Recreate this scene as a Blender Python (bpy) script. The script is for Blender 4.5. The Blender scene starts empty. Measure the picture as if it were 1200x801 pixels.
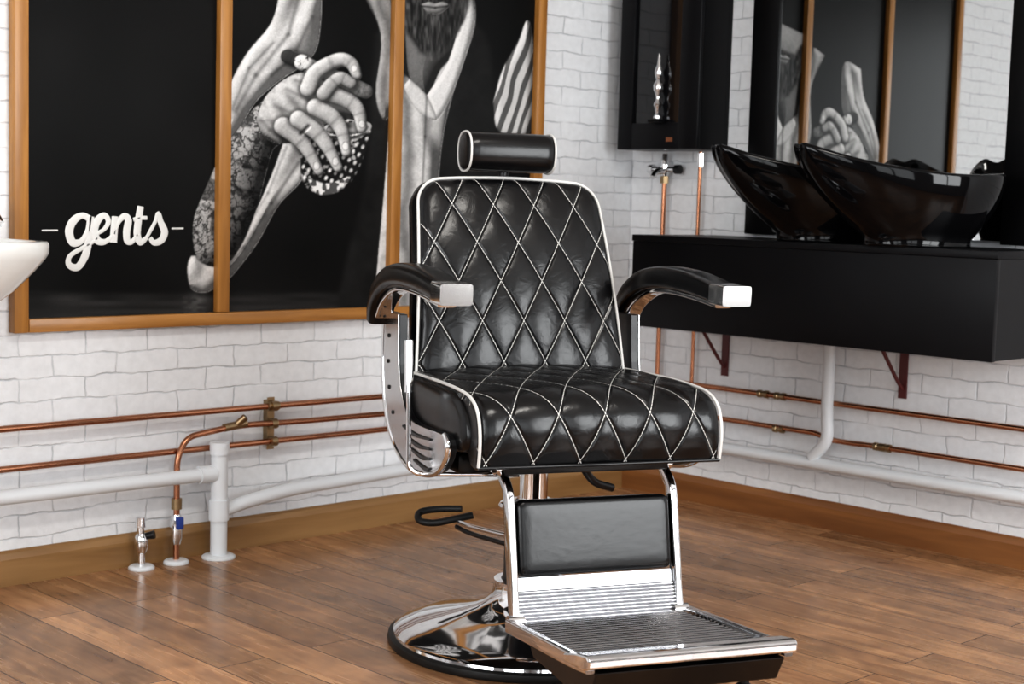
import bpy, math, numpy as np
from mathutils import Vector, Matrix
pi=math.pi
sc=bpy.context.scene
COL=sc.collection
# ---------------------------------------------------------------- materials
def nmat(name):
    m=bpy.data.materials.new(name);m.use_nodes=True
    nt=m.node_tree;b=nt.nodes['Principled BSDF'];return m,nt,b
def N(nt,t,**k):
    n=nt.nodes.new(t)
    for a,v in k.items(): setattr(n,a,v)
    return n
def mth(nt,op,a,b=None,c=None,clamp=False):
    n=N(nt,'ShaderNodeMath',operation=op);n.use_clamp=clamp
    for i,v in enumerate((a,b,c)):
        if v is None: continue
        if isinstance(v,(int,float)): n.inputs[i].default_value=v
        else: nt.links.new(v,n.inputs[i])
    return n.outputs[0]
def mixc(nt,f,a,b,mode='MIX'):
    n=N(nt,'ShaderNodeMix',data_type='RGBA',blend_type=mode)
    for i,v in ((0,f),(6,a),(7,b)):
        if isinstance(v,(int,float)): n.inputs[i].default_value=v
        elif isinstance(v,tuple): n.inputs[i].default_value=(*v,1) if len(v)==3 else v
        else: nt.links.new(v,n.inputs[i])
    return n.outputs[2]
def simple(name,col,rough=.5,metal=0,noise=0,nscale=30,bump=0,coat=0,spec=.5):
    m,nt,b=nmat(name)
    b.inputs['Base Color'].default_value=(*col,1);b.inputs['Roughness'].default_value=rough
    b.inputs['Metallic'].default_value=metal;b.inputs['Coat Weight'].default_value=coat
    b.inputs['Specular IOR Level'].default_value=spec
    tc=N(nt,'ShaderNodeTexCoord')
    nz=N(nt,'ShaderNodeTexNoise');nz.inputs['Scale'].default_value=nscale;nz.inputs['Detail'].default_value=4
    nt.links.new(tc.outputs['Object'],nz.inputs['Vector'])
    if noise:
        r=mth(nt,'MULTIPLY_ADD',nz.outputs['Fac'],noise*2,1-noise)
        n=N(nt,'ShaderNodeVectorMath',operation='SCALE');n.inputs[0].default_value=col
        nt.links.new(r,n.inputs['Scale']);nt.links.new(n.outputs[0],b.inputs['Base Color'])
    if bump:
        bp=N(nt,'ShaderNodeBump');bp.inputs['Strength'].default_value=bump;bp.inputs['Distance'].default_value=.002
        nt.links.new(nz.outputs['Fac'],bp.inputs['Height']);nt.links.new(bp.outputs[0],b.inputs['Normal'])
    return m
M_chrome=simple('chrome',(.76,.76,.77),.06,1,noise=.03,nscale=8)
M_cap=simple('polished_cap_chrome',(.88,.88,.88),.14,1,noise=.03,nscale=8)
M_satin=simple('satin_chrome',(.70,.70,.71),.2,1,noise=.05,nscale=8)
M_ribs=simple('ribbed_metal',(.42,.42,.43),.16,1,noise=.05,nscale=8)
M_leather=simple('black_leather',(.0035,.0035,.004),.26,0,noise=.2,nscale=60,bump=.15,spec=.36)
M_pipe=simple('white_piping',(.60,.59,.57),.45,noise=.04)
M_blackmetal=simple('black_metal',(.006,.006,.007),.3,noise=.2,spec=.35)
M_rubber=simple('black_rubber',(.008,.008,.008),.45,noise=.2,spec=.35)
M_copper=simple('copper',(.44,.205,.12),.25,1,noise=.3,nscale=14)
M_brass=simple('brass',(.33,.24,.14),.35,1,noise=.25,nscale=40)
M_pvc=simple('white_pvc',(.66,.68,.70),.3,noise=.04,nscale=6)
M_ceramic_k=simple('black_ceramic',(.002,.002,.0025),.05,noise=.1,spec=.24)
M_ceramic_w=simple('white_ceramic',(.72,.72,.70),.1,noise=.02,coat=.5)
M_shelf=simple('black_shelf_laminate',(.0035,.0035,.0045),.42,noise=.25,nscale=20,bump=.1,spec=.18)
M_bframe=simple('black_frame',(.003,.003,.0035),.35,noise=.15,spec=.18)
M_dglass=simple('dark_glass',(.006,.006,.007),.04,noise=.1,spec=.5)
M_mirror=simple('mirror_glass',(.50,.51,.51),.0,1,noise=.01,nscale=2)
M_red=simple('dark_red_paint',(.09,.015,.015),.45,noise=.2)
M_blue=simple('blue_plastic',(.02,.05,.25),.4,noise=.1)
M_ceil=simple('ceiling_paint',(.62,.62,.61),.8,noise=.02,nscale=3)
M_plain=simple('grey_paint',(.26,.26,.265),.7,noise=.03,nscale=3)
M_text=simple('white_print',(.70,.70,.68),.5,noise=.02,spec=.2)

def wood(name,c1,c2,axis,scale=6,rough=.35):
    m,nt,b=nmat(name);tc=N(nt,'ShaderNodeTexCoord');mp=N(nt,'ShaderNodeMapping')
    s=[scale*6]*3;s[axis]=scale*.5;mp.inputs['Scale'].default_value=s
    nt.links.new(tc.outputs['Object'],mp.inputs['Vector'])
    nz=N(nt,'ShaderNodeTexNoise');nz.inputs['Scale'].default_value=1;nz.inputs['Detail'].default_value=6;nz.inputs['Distortion'].default_value=.6
    nt.links.new(mp.outputs[0],nz.inputs['Vector'])
    f=mth(nt,'MULTIPLY_ADD',nz.outputs['Fac'],2.4,-.7,clamp=True)
    nt.links.new(mixc(nt,f,c1,c2),b.inputs['Base Color']);b.inputs['Roughness'].default_value=rough
    return m
M_frameH=wood('frame_wood_h',(.27,.115,.024),(.46,.22,.058),0)
M_frameV=wood('frame_wood_v',(.27,.115,.024),(.46,.22,.058),2)
M_baseLit=wood('baseboard_wood_lit',(.21,.110,.040),(.33,.19,.078),0,4)  # same wood on both walls; this copy has the lit tone in its colour
M_baseShade=wood('baseboard_wood_shaded',(.17,.066,.021),(.29,.125,.040),1,4)  # darker copy of the left board's wood, shade painted into the colour

def brickmat(name,ax):
    m,nt,b=nmat(name);tc=N(nt,'ShaderNodeTexCoord');sp=N(nt,'ShaderNodeSeparateXYZ');nt.links.new(tc.outputs['Object'],sp.inputs[0])
    cb=N(nt,'ShaderNodeCombineXYZ');nt.links.new(sp.outputs[ax],cb.inputs[0]);nt.links.new(sp.outputs[2],cb.inputs[1])
    nz=N(nt,'ShaderNodeTexNoise');nz.inputs['Scale'].default_value=13;nz.inputs['Detail'].default_value=4
    nt.links.new(cb.outputs[0],nz.inputs['Vector'])
    sub=N(nt,'ShaderNodeVectorMath',operation='SUBTRACT');nt.links.new(nz.outputs['Color'],sub.inputs[0]);sub.inputs[1].default_value=(.5,.5,.5)
    scl=N(nt,'ShaderNodeVectorMath',operation='SCALE');nt.links.new(sub.outputs[0],scl.inputs[0]);scl.inputs['Scale'].default_value=.024
    ad=N(nt,'ShaderNodeVectorMath',operation='ADD');nt.links.new(cb.outputs[0],ad.inputs[0]);nt.links.new(scl.outputs[0],ad.inputs[1])
    br=N(nt,'ShaderNodeTexBrick');br.offset=.5;nt.links.new(ad.outputs[0],br.inputs['Vector'])
    br.inputs['Scale'].default_value=1;br.inputs['Brick Width'].default_value=.19;br.inputs['Row Height'].default_value=.060
    br.inputs['Mortar Size'].default_value=.0034;br.inputs['Mortar Smooth'].default_value=.8;br.inputs['Bias'].default_value=0
    n2=N(nt,'ShaderNodeTexNoise');n2.inputs['Scale'].default_value=38;n2.inputs['Detail'].default_value=5;nt.links.new(cb.outputs[0],n2.inputs['Vector'])
    n3=N(nt,'ShaderNodeTexNoise');n3.inputs['Scale'].default_value=10;n3.inputs['Detail'].default_value=2;nt.links.new(cb.outputs[0],n3.inputs['Vector'])
    fade=mth(nt,'MULTIPLY_ADD',n3.outputs['Fac'],-2.4,1.85,clamp=True)
    fc=mth(nt,'MULTIPLY',br.outputs['Fac'],fade)
    base=mixc(nt,fc,(.755,.77,.79),(.49,.505,.535))
    vv=mth(nt,'MULTIPLY_ADD',n2.outputs['Fac'],.22,.88)
    vm=N(nt,'ShaderNodeVectorMath',operation='SCALE');nt.links.new(base,vm.inputs[0]);nt.links.new(vv,vm.inputs['Scale'])
    nt.links.new(vm.outputs[0],b.inputs['Base Color']);b.inputs['Roughness'].default_value=.6
    h=mth(nt,'MULTIPLY_ADD',fc,-1.0,mth(nt,'MULTIPLY',n2.outputs['Fac'],.6))
    bp=N(nt,'ShaderNodeBump');bp.inputs['Strength'].default_value=.5;bp.inputs['Distance'].default_value=.006
    nt.links.new(h,bp.inputs['Height']);nt.links.new(bp.outputs[0],b.inputs['Normal'])
    return m
M_brickL=brickmat('white_brick_wallpaper_l',0);M_brickR=brickmat('white_brick_wallpaper_r',1)

def floormat():
    m,nt,b=nmat('wood_floor');tc=N(nt,'ShaderNodeTexCoord');sp=N(nt,'ShaderNodeSeparateXYZ');nt.links.new(tc.outputs['Object'],sp.inputs[0])
    cb=N(nt,'ShaderNodeCombineXYZ');nt.links.new(sp.outputs[1],cb.inputs[0]);nt.links.new(sp.outputs[0],cb.inputs[1])
    br=N(nt,'ShaderNodeTexBrick');br.offset=.37;br.offset_frequency=2;nt.links.new(cb.outputs[0],br.inputs['Vector'])
    br.inputs['Scale'].default_value=1;br.inputs['Brick Width'].default_value=.95;br.inputs['Row Height'].default_value=.125
    br.inputs['Mortar Size'].default_value=.0014;br.inputs['Mortar Smooth'].default_value=.1
    br.inputs['Color1'].default_value=(0,0,0,1);br.inputs['Color2'].default_value=(1,1,1,1);br.inputs['Mortar'].default_value=(.5,.5,.5,1)
    mp=N(nt,'ShaderNodeMapping');mp.inputs['Scale'].default_value=(2.6,24,1);nt.links.new(cb.outputs[0],mp.inputs['Vector'])
    off=N(nt,'ShaderNodeVectorMath',operation='ADD');nt.links.new(mp.outputs[0],off.inputs[0])
    sc2=N(nt,'ShaderNodeVectorMath',operation='SCALE');nt.links.new(br.outputs['Color'],sc2.inputs[0]);sc2.inputs['Scale'].default_value=17;nt.links.new(sc2.outputs[0],off.inputs[1])
    nz=N(nt,'ShaderNodeTexNoise');nz.inputs['Scale'].default_value=1;nz.inputs['Detail'].default_value=7;nz.inputs['Distortion'].default_value=1.3;nt.links.new(off.outputs[0],nz.inputs['Vector'])
    n2=N(nt,'ShaderNodeTexNoise');n2.inputs['Scale'].default_value=5.5;n2.inputs['Detail'].default_value=5;n2.inputs['Distortion'].default_value=1.6;nt.links.new(cb.outputs[0],n2.inputs['Vector'])
    g=mth(nt,'MULTIPLY_ADD',nz.outputs['Fac'],2.3,-.65,clamp=True)
    c=mixc(nt,g,(.205,.096,.045),(.40,.220,.110))
    t=mth(nt,'MULTIPLY_ADD',br.outputs['Color'],.55,.74)
    k=mth(nt,'MULTIPLY_ADD',n2.outputs['Fac'],1.3,.35)
    t=mth(nt,'MULTIPLY',t,k)
    vm=N(nt,'ShaderNodeVectorMath',operation='SCALE');nt.links.new(c,vm.inputs[0]);nt.links.new(t,vm.inputs['Scale'])
    c2=mixc(nt,br.outputs['Fac'],vm.outputs[0],(.05,.022,.012))
    nt.links.new(c2,b.inputs['Base Color'])
    nt.links.new(mth(nt,'MULTIPLY_ADD',nz.outputs['Fac'],.16,.18),b.inputs['Roughness'])
    bp=N(nt,'ShaderNodeBump');bp.inputs['Strength'].default_value=.2;bp.inputs['Distance'].default_value=.002
    nt.links.new(mth(nt,'MULTIPLY_ADD',br.outputs['Fac'],-1.5,nz.outputs['Fac']),bp.inputs['Height']);nt.links.new(bp.outputs[0],b.inputs['Normal'])
    return m
M_floor=floormat()
DW,DH=.104,.19
def quiltmat():
    m,nt,b=nmat('quilted_black_leather')
    uv=N(nt,'ShaderNodeUVMap',uv_map='quilt');sp=N(nt,'ShaderNodeSeparateXYZ');nt.links.new(uv.outputs[0],sp.inputs[0])
    s=mth(nt,'DIVIDE',sp.outputs[0],DW);t=mth(nt,'DIVIDE',sp.outputs[1],DH)
    ds=[]
    for op in ('ADD','SUBTRACT'):
        a=mth(nt,op,s,t);fr=mth(nt,'FRACT',mth(nt,'ADD',a,100.5));ds.append(mth(nt,'ABSOLUTE',mth(nt,'SUBTRACT',fr,.5)))
    d=mth(nt,'MINIMUM',ds[0],ds[1])
    pf=1/math.hypot(1/DW,1/DH)
    dm=mth(nt,'MULTIPLY',d,pf)
    line=mth(nt,'LESS_THAN',dm,.0008)
    dash=mth(nt,'LESS_THAN',mth(nt,'FRACT',mth(nt,'MULTIPLY',sp.outputs[1],150)),.78)
    msk=mth(nt,'MULTIPLY',line,dash)
    nt.links.new(mixc(nt,msk,(.0035,.0035,.004),(.66,.65,.62)),b.inputs['Base Color'])
    b.inputs['Roughness'].default_value=.26;b.inputs['Specular IOR Level'].default_value=.38
    tc=N(nt,'ShaderNodeTexCoord');nz=N(nt,'ShaderNodeTexNoise');nz.inputs['Scale'].default_value=26;nz.inputs['Detail'].default_value=7;nz.inputs['Distortion'].default_value=.8;nt.links.new(tc.outputs['Object'],nz.inputs['Vector'])
    h=mth(nt,'ADD',mth(nt,'MULTIPLY',mth(nt,'MINIMUM',dm,.006),.7),mth(nt,'MULTIPLY',nz.outputs['Fac'],.0022))
    bp=N(nt,'ShaderNodeBump');bp.inputs['Strength'].default_value=.7;bp.inputs['Distance'].default_value=1.0
    nt.links.new(h,bp.inputs['Height']);nt.links.new(bp.outputs[0],b.inputs['Normal'])
    return m
M_quilt=quiltmat()
# ---------------------------------------------------------------- geometry helpers
def empty(name,loc=(0,0,0),rz=0):
    e=bpy.data.objects.new(name,None);e.location=loc;e.rotation_euler=(0,0,rz);e.empty_display_size=.1;COL.objects.link(e);return e
def mesh(name,v,f,mat,parent=None,smooth=True,uv=None,angle=None):
    me=bpy.data.meshes.new(name);me.from_pydata([tuple(p) for p in v],[],f);me.materials.append(mat)
    if uv is not None:
        l=me.uv_layers.new(name='quilt')
        for lp in me.loops: l.data[lp.index].uv=uv[lp.vertex_index]
    me.update()
    if smooth:
        for p in me.polygons: p.use_smooth=True
        if angle:
            try: me.set_sharp_from_angle(angle=math.radians(angle))
            except Exception: pass
    o=bpy.data.objects.new(name,me);COL.objects.link(o)
    if parent: o.parent=parent
    return o
def fixn(o):
    import bmesh
    bm=bmesh.new();bm.from_mesh(o.data);bmesh.ops.recalc_face_normals(bm,faces=bm.faces);bm.to_mesh(o.data);bm.free();return o
def box(name,lo,hi,mat,parent=None,bev=0,seg=2):
    import bmesh
    x0,y0,z0=[min(a,b) for a,b in zip(lo,hi)];x1,y1,z1=[max(a,b) for a,b in zip(lo,hi)]
    bm=bmesh.new();vs=[bm.verts.new((x,y,z)) for x in (x0,x1) for y in (y0,y1) for z in (z0,z1)]
    for q in ((0,1,3,2),(4,6,7,5),(0,4,5,1),(2,3,7,6),(0,2,6,4),(1,5,7,3)): bm.faces.new([vs[i] for i in q])
    if bev: bmesh.ops.bevel(bm,geom=bm.edges[:],offset=bev,segments=seg,affect='EDGES',profile=.5)
    bmesh.ops.recalc_face_normals(bm,faces=bm.faces)
    me=bpy.data.meshes.new(name);bm.to_mesh(me);bm.free();me.materials.append(mat)
    if bev:
        for p in me.polygons: p.use_smooth=True
        me.set_sharp_from_angle(angle=math.radians(40))
    o=bpy.data.objects.new(name,me);COL.objects.link(o)
    if parent:o.parent=parent
    return o
def crom(pts,n=8):
    P=[np.array(p,float) for p in pts];P=[2*P[0]-P[1]]+P+[2*P[-1]-P[-2]];out=[]
    for i in range(1,len(P)-2):
        for k in range(n):
            t=k/n;a,b,c,d=P[i-1:i+3]
            out.append(.5*((2*b)+(c-a)*t+(2*a-5*b+4*c-d)*t*t+(3*b-a-3*c+d)*t**3))
    out.append(P[-2]);return out
def tube(name,pts,r,mat,parent=None,smooth=0,seg=14,closed=False,ry=None,up=None):
    P=crom(pts,smooth) if smooth else [np.array(p,float) for p in pts]
    n=len(P);rs=[r]*n if isinstance(r,(int,float)) else list(np.interp(np.linspace(0,1,n),np.linspace(0,1,len(r)),r))
    T=[]
    for i in range(n):
        if closed: t=P[(i+1)%n]-P[i-1]
        else: t=P[min(i+1,n-1)]-P[max(i-1,0)]
        T.append(t/(np.linalg.norm(t)+1e-12))
    ref=np.array(up if up is not None else ([0,0,1] if abs(T[0][2])<.9 else [1,0,0]),float)
    V=[];F=[];a=np.cross(T[0],ref);a/=np.linalg.norm(a)
    for i in range(n):
        if up is not None: a=np.cross(T[i],ref)
        else: a=a-T[i]*(a@T[i])
        a/=np.linalg.norm(a)+1e-12;b=np.cross(T[i],a)
        for k in range(seg):
            th=2*pi*k/seg;V.append(P[i]+a*math.cos(th)*rs[i]+b*math.sin(th)*(rs[i] if ry is None else ry))
    m=n if closed else n-1
    for i in range(m):
        for k in range(seg):
            j=(i+1)%n;F.append((i*seg+k,i*seg+(k+1)%seg,j*seg+(k+1)%seg,j*seg+k))
    if not closed:
        F.append(tuple(range(seg))[::-1]);F.append(tuple((n-1)*seg+k for k in range(seg)))
    o=mesh(name,V,F,mat,parent,True);fixn(o);o.data.set_sharp_from_angle(angle=math.radians(50));return o
def bend(pts,r=.03,n=6):
    P=[np.array(p,float) for p in pts];out=[P[0]]
    for i in range(1,len(P)-1):
        a=P[i-1]-P[i];b=P[i+1]-P[i];la,lb=np.linalg.norm(a),np.linalg.norm(b);q=min(r,la*.45,lb*.45)
        s=P[i]+a/la*q;e=P[i]+b/lb*q
        for k in range(n+1):
            t=k/n;out.append((1-t)**2*s+2*t*(1-t)*P[i]+t*t*e)
    out.append(P[-1]);return out
def lathe(name,prof,c,mat,parent=None,seg=64,axis=2,angle=35):
    V=[];F=[]
    for r,z in prof:
        for k in range(seg):
            th=2*pi*k/seg;p=[r*math.cos(th),r*math.sin(th),z]
            if axis==0:p=[z,p[0],p[1]]
            elif axis==1:p=[p[0],z,p[1]]
            V.append((p[0]+c[0],p[1]+c[1],p[2]+c[2]))
    for i in range(len(prof)-1):
        for k in range(seg):F.append((i*seg+k,i*seg+(k+1)%seg,(i+1)*seg+(k+1)%seg,(i+1)*seg+k))
    F.append(tuple(range(seg)));F.append(tuple((len(prof)-1)*seg+k for k in range(seg)))
    o=mesh(name,V,F,mat,parent,True);fixn(o);o.data.set_sharp_from_angle(angle=math.radians(angle));return o
def prism(name,poly,P,h0,h1,mat,parent=None,bev=.0,smooth=False):
    n=len(poly);V=[P(a,b,h0) for a,b in poly]+[P(a,b,h1) for a,b in poly]
    F=[tuple(range(n))[::-1],tuple(range(n,2*n))]+[(i,(i+1)%n,n+(i+1)%n,n+i) for i in range(n)]
    o=mesh(name,V,F,mat,parent,smooth);fixn(o)
    if bev:
        md=o.modifiers.new('bevel','BEVEL');md.width=bev;md.segments=2;md.limit_method='ANGLE';md.angle_limit=math.radians(35)
    if smooth:o.data.set_sharp_from_angle(angle=math.radians(40))
    return o
def quilt(s,t,A=.008):
    a=s/DW+t/DH;b=s/DW-t/DH
    return A*(abs(math.sin(pi*a))*abs(math.sin(pi*b)))**.4
# ---------------------------------------------------------------- room shell
RX,RY,RH=-5.7,-5.5,2.75
box('floor',(RX,RY,-.05),(0,0,0),M_floor)
box('ceiling',(RX,RY,RH),(0,0,RH+.08),M_ceil)
box('wall_left',(RX,0,-.05),(.1,.1,RH+.08),M_brickL)
box('wall_right',(0,RY,-.05),(.1,0,RH+.08),M_brickR)
def winwall(name,ax,pos,a0,a1,wins):
    e=empty(name)
    def bx(n,p0,p1,z0,z1,mt=M_plain,th=.12,o=0,bev=0):
        if ax==0: return box(n,(pos-th+o,p0,z0),(pos+o,p1,z1),mt,e,bev)
        return box(n,(p0,pos-th+o,z0),(p1,pos+o,z1),mt,e,bev)
    z0,z1=.55,2.45
    bx('lower_wall',a0,a1,0,z0);bx('upper_wall',a0,a1,z1,RH)
    cur=a0
    for i,(w0,w1) in enumerate(wins):
        bx('pier_%d'%i,cur,w0,z0,z1);cur=w1
        for j,x in enumerate((w0,(w0+w1)/2-.03,w1-.06)): bx('window_%d_mullion_%d'%(i,j),x,x+.06,z0,z1,M_bframe,.06,-.03)
        bx('window_%d_sill'%i,w0,w1,z0,z0+.05,M_bframe,.06,-.03);bx('window_%d_head'%i,w0,w1,z1-.05,z1,M_bframe,.06,-.03)
    bx('pier_end',cur,a1,z0,z1)
winwall('wall_front',0,RX,RY,0,[(-4.9,-3.2),(-2.6,-.9)])
winwall('wall_side',1,RY,RX,0,[(-5.1,-3.1),(-2.5,-.6)])
def baseboard(name,f,mat):
    prof=[(0,0),(.018,0),(.018,.07),(.013,.086),(.006,.092),(0,.092)]
    V=[];
    for e in (0,1):
        for d,z in prof:V.append(f(e,d,z))
    n=len(prof);F=[tuple(range(n)),tuple(range(n,2*n))]+[(i,(i+1)%n,n+(i+1)%n,n+i) for i in range(n)]
    fixn(mesh(name,V,F,mat,None,False))
baseboard('baseboard_left',lambda e,d,z:(RX+.0 if e==0 else -.0,-d-.0005,z),M_baseLit)
baseboard('baseboard_right',lambda e,d,z:(-d-.0005,RY if e==0 else -.019,z),M_baseShade)
# ---------------------------------------------------------------- poster triptych
CF=1793.1;yaw,pit,rol=[math.radians(v) for v in (45.956,5.231,1.647)]
r0=np.array([math.sin(yaw),-math.cos(yaw),0]);Dv=np.array([math.cos(yaw)*math.cos(pit),math.sin(yaw)*math.cos(pit),-math.sin(pit)])
u0=np.array([math.cos(yaw)*math.sin(pit),math.sin(yaw)*math.sin(pit),math.cos(pit)])
Rv=math.cos(rol)*r0+math.sin(rol)*u0;Uv=math.cos(rol)*u0-math.sin(rol)*r0
CP=np.array([-4.211,-3.748,1.04])
def artwork(X,Z):
    """greyscale studio print (hand, cigar, tumbler, bearded man). The sketch the artwork was traced
    from is in oblique view, so flat poster coordinates are first mapped with a homography."""
    dx=X-CP[0];dy=-.012-CP[1];dz=Z-CP[2]
    w=dx*Dv[0]+dy*Dv[1]+dz*Dv[2]
    x=600+CF*(dx*Rv[0]+dy*Rv[1]+dz*Rv[2])/w;y=400.5-CF*(dx*Uv[0]+dy*Uv[1]+dz*Uv[2])/w
    def vn(sx,sy,seed,ax=x,ay=y):
        rg=np.random.RandomState(seed);g=rg.rand(256,256)
        u=ax/sx+50;v=ay/sy+50;i=np.floor(u).astype(int);j=np.floor(v).astype(int);fu=u-i;fv=v-j
        fu=fu*fu*(3-2*fu);fv=fv*fv*(3-2*fv);i%=256;j%=256;i1=(i+1)%256;j1=(j+1)%256
        return (g[i,j]*(1-fu)+g[i1,j]*fu)*(1-fv)+(g[i,j1]*(1-fu)+g[i1,j1]*fu)*fv
    def fbm(s,seed,ax=x,ay=y): return .5*vn(s,s,seed,ax,ay)+.3*vn(s/2,s/2,seed+1,ax,ay)+.2*vn(s/4,s/4,seed+2,ax,ay)
    def sm(a,b,t): t=np.clip((t-a)/(b-a),0,1);return t*t*(3-2*t)
    LX,LY,LZ=-.55,-.55,.63
    img=.006+.004*vn(60,60,1)
    def sd(pts):
        P=np.array(pts,float);d=np.full(x.shape,1e9);gx=np.zeros(x.shape);gy=np.zeros(x.shape);ins=np.zeros(x.shape,bool)
        for i in range(len(P)):
            a=P[i];b=P[(i+1)%len(P)];e=b-a;t=np.clip(((x-a[0])*e[0]+(y-a[1])*e[1])/(e@e+1e-9),0,1)
            ox=x-a[0]-t*e[0];oy=y-a[1]-t*e[1];dd=np.hypot(ox,oy);m=dd<d
            d=np.where(m,dd,d);gx=np.where(m,ox,gx);gy=np.where(m,oy,gy)
            c=((a[1]>y)!=(b[1]>y))&(x<(b[0]-a[0])*(y-a[1])/(b[1]-a[1]+1e-9)+a[0]);ins^=c
        return np.where(ins,d,-d),gx/(d+1e-6),gy/(d+1e-6)
    def shade(nx,ny,amb=.22):
        nz=np.sqrt(np.clip(1-nx*nx-ny*ny,0,1))
        return amb+(1.15-amb)*np.clip(nx*LX+ny*LY+nz*LZ,0,1)**1.15
    def poly(pts,val,soft=1.3,R=0,amb=.22,bx=0,by=0,sp=True):
        nonlocal img
        if sp: pts=[tuple(p) for p in crom(list(pts)+[pts[0]],5)[:-1]]
        s,gx,gy=sd(pts);m=sm(-soft,soft,s)
        if R:
            q=np.clip(1-s/R,0,1)**1.3
            val=val*shade(np.clip(-gx*q+bx,-.95,.95)*.97,np.clip(-gy*q+by,-.95,.95)*.97,amb)
        img=img*(1-m)+val*m
    def finger(pts,rs,val,amb=.12,soft=1.0,ao=6,nail=None):
        """one tapering, continuously shaded finger along a smooth polyline"""
        nonlocal img
        P=crom([np.array(p,float) for p in pts],6);R=np.interp(np.linspace(0,1,len(P)),np.linspace(0,1,len(rs)),rs)
        best=np.full(x.shape,1e9);OX=np.zeros(x.shape);OY=np.zeros(x.shape);RR=np.ones(x.shape);TT=np.zeros(x.shape)
        for i in range(len(P)-1):
            a,b=P[i],P[i+1];e=b-a;t=np.clip(((x-a[0])*e[0]+(y-a[1])*e[1])/(e@e+1e-9),0,1)
            ox=x-a[0]-t*e[0];oy=y-a[1]-t*e[1];r=R[i]+(R[i+1]-R[i])*t;g=np.hypot(ox,oy)-r;m=g<best
            best=np.where(m,g,best);OX=np.where(m,ox,OX);OY=np.where(m,oy,OY);RR=np.where(m,r,RR);TT=np.where(m,(i+t)/(len(P)-1),TT)
        if ao: img=img*(1-.65*sm(ao,-1,best))
        d=np.hypot(OX,OY);m=sm(-soft,soft,-best);q=np.clip(d/RR,0,1)**1.5
        knuck=1-.28*np.exp(-((TT-.40)/.035)**2)-.25*np.exp(-((TT-.72)/.03)**2)+.08*np.exp(-((TT-.56)/.07)**2)
        v=val*knuck*shade(OX/(d+1e-6)*q,OY/(d+1e-6)*q,amb)
        if nail: 
            n_=np.hypot((x-nail[0])/nail[2],(y-nail[1])/nail[3]);v=np.where(n_<1,v*1.35+.05*(1-n_),v);v=np.where(np.abs(n_-1)<.14,v*.7,v)
        img=img*(1-m)+np.clip(v,0.004,.8)*m
    def line(pts,wd,k):
        nonlocal img
        for a,b in zip(pts[:-1],pts[1:]):
            a=np.array(a,float);b=np.array(b,float);e=b-a;t=np.clip(((x-a[0])*e[0]+(y-a[1])*e[1])/(e@e),0,1)
            d=np.hypot(x-a[0]-t*e[0],y-a[1]-t*e[1]);img=img*(1-k*np.exp(-(d/wd)**2))
    tb=sm(338,352,y)*(x<470);img=img+tb*(.030*vn(40,5,8)+.08*np.exp(-((x-228)/12)**2)*vn(6,3,3)+.008)
    diag=(x+y*.62);dia2=(y-x*.62)
    skn=.80+.26*fbm(9,80)+.14*vn(1.6,1.6,84)
    ridge=1-np.abs(fbm(10,11)*2-1);ridge2=1-np.abs(fbm(6,15)*2-1)
    tat=np.clip(sm(.86,.97,ridge)+sm(.54,.62,fbm(16,13))*.75+sm(.9,.98,ridge2)*.6,0,1)
    fa=np.cos(diag*.16+3.2*fbm(46,90));fb=np.cos(diag*.07+dia2*.03+3*fbm(60,93))
    wv=.92+.16*vn(1.5,1.5,96)
    poly([(330,-20),(372,-20),(374,40),(362,70),(330,92),(300,118),(280,150),(262,165),(266,110),(288,64),(318,26)],.58*(.85+.3*fbm(12,21))*wv,1.8,16,.22,.32*fa+.15,.24*fb)
    line([(352,-10),(338,40),(300,88),(276,130)],3,.45);line([(366,20),(344,66),(318,88)],2.5,.4);line([(320,50),(292,80),(272,128)],2,.35)
    poly([(338,150),(362,182),(352,212),(326,240),(300,286),(272,322),(262,330),(240,342),(222,334),(224,300),(262,306),(292,262),(318,205)],.58*(.85+.3*fbm(12,24))*wv,1.8,15,.2,.38*fa,.28*fb)
    line([(350,190),(318,238),(286,290),(262,318)],2.5,.5);line([(336,172),(314,226),(284,276)],2,.35)
    poly([(405,330),(430,306),(448,296),(450,345),(412,346)],.20*fbm(12,26)+.10,3)
    poly([(296,128),(322,112),(350,138),(348,160),(322,172),(312,200),(300,246),(284,286),(262,312),(232,304),(226,262),(240,222),(262,176)],(.36*(1-.84*tat)+.008)*skn,1.5,34,.08)
    for q in ([(268,184),(288,196),(310,200)],[(256,206),(282,222),(304,226)],[(238,240),(266,256),(294,258)]): line(q,2.2,.6)
    tend=.25*np.sin((x*.75-y*.66)*.36)
    poly([(300,140),(312,112),(338,90),(366,84),(392,92),(414,108),(424,124),(412,140),(392,150),(372,160),(352,166),(330,168),(310,160)],.46*skn,1.3,26,.08,tend*.7,tend*.6)
    line([(336,104),(362,118),(382,124)],2.5,.35);line([(346,94),(374,102),(398,108)],2.5,.35);line([(322,124),(350,136),(366,146)],2.5,.3);line([(306,140),(316,152),(330,162)],3,.4)
    for kx,ky in ((400,112),(380,126),(360,140),(344,152)):
        img=img*(1+.35*np.exp(-(((x-kx)/6)**2+((y-ky)/5)**2))-.3*np.exp(-(((x-kx-6)/4)**2+((y-ky-5)/4)**2)))
    gu=(x*.9+y*.45);gv=(y*.9-x*.45)
    cut=np.abs(np.sin(gu*.42))*np.abs(np.sin(gv*.30))
    gl=.015+.75*sm(.5,.98,cut)*(.1+1.1*fbm(12,41))+.35*sm(.60,.70,fbm(9,47))
    poly([(352,168),(378,146),(410,140),(434,148),(426,182),(414,208),(396,224),(372,226),(354,210)],gl,1.3,0)
    line([(356,172),(352,208),(372,224)],1.5,.3)
    poly([(380,150),(410,143),(430,149),(424,160),(404,164),(384,160)],.05+.32*vn(8,4,49)**2,1.2)
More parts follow.
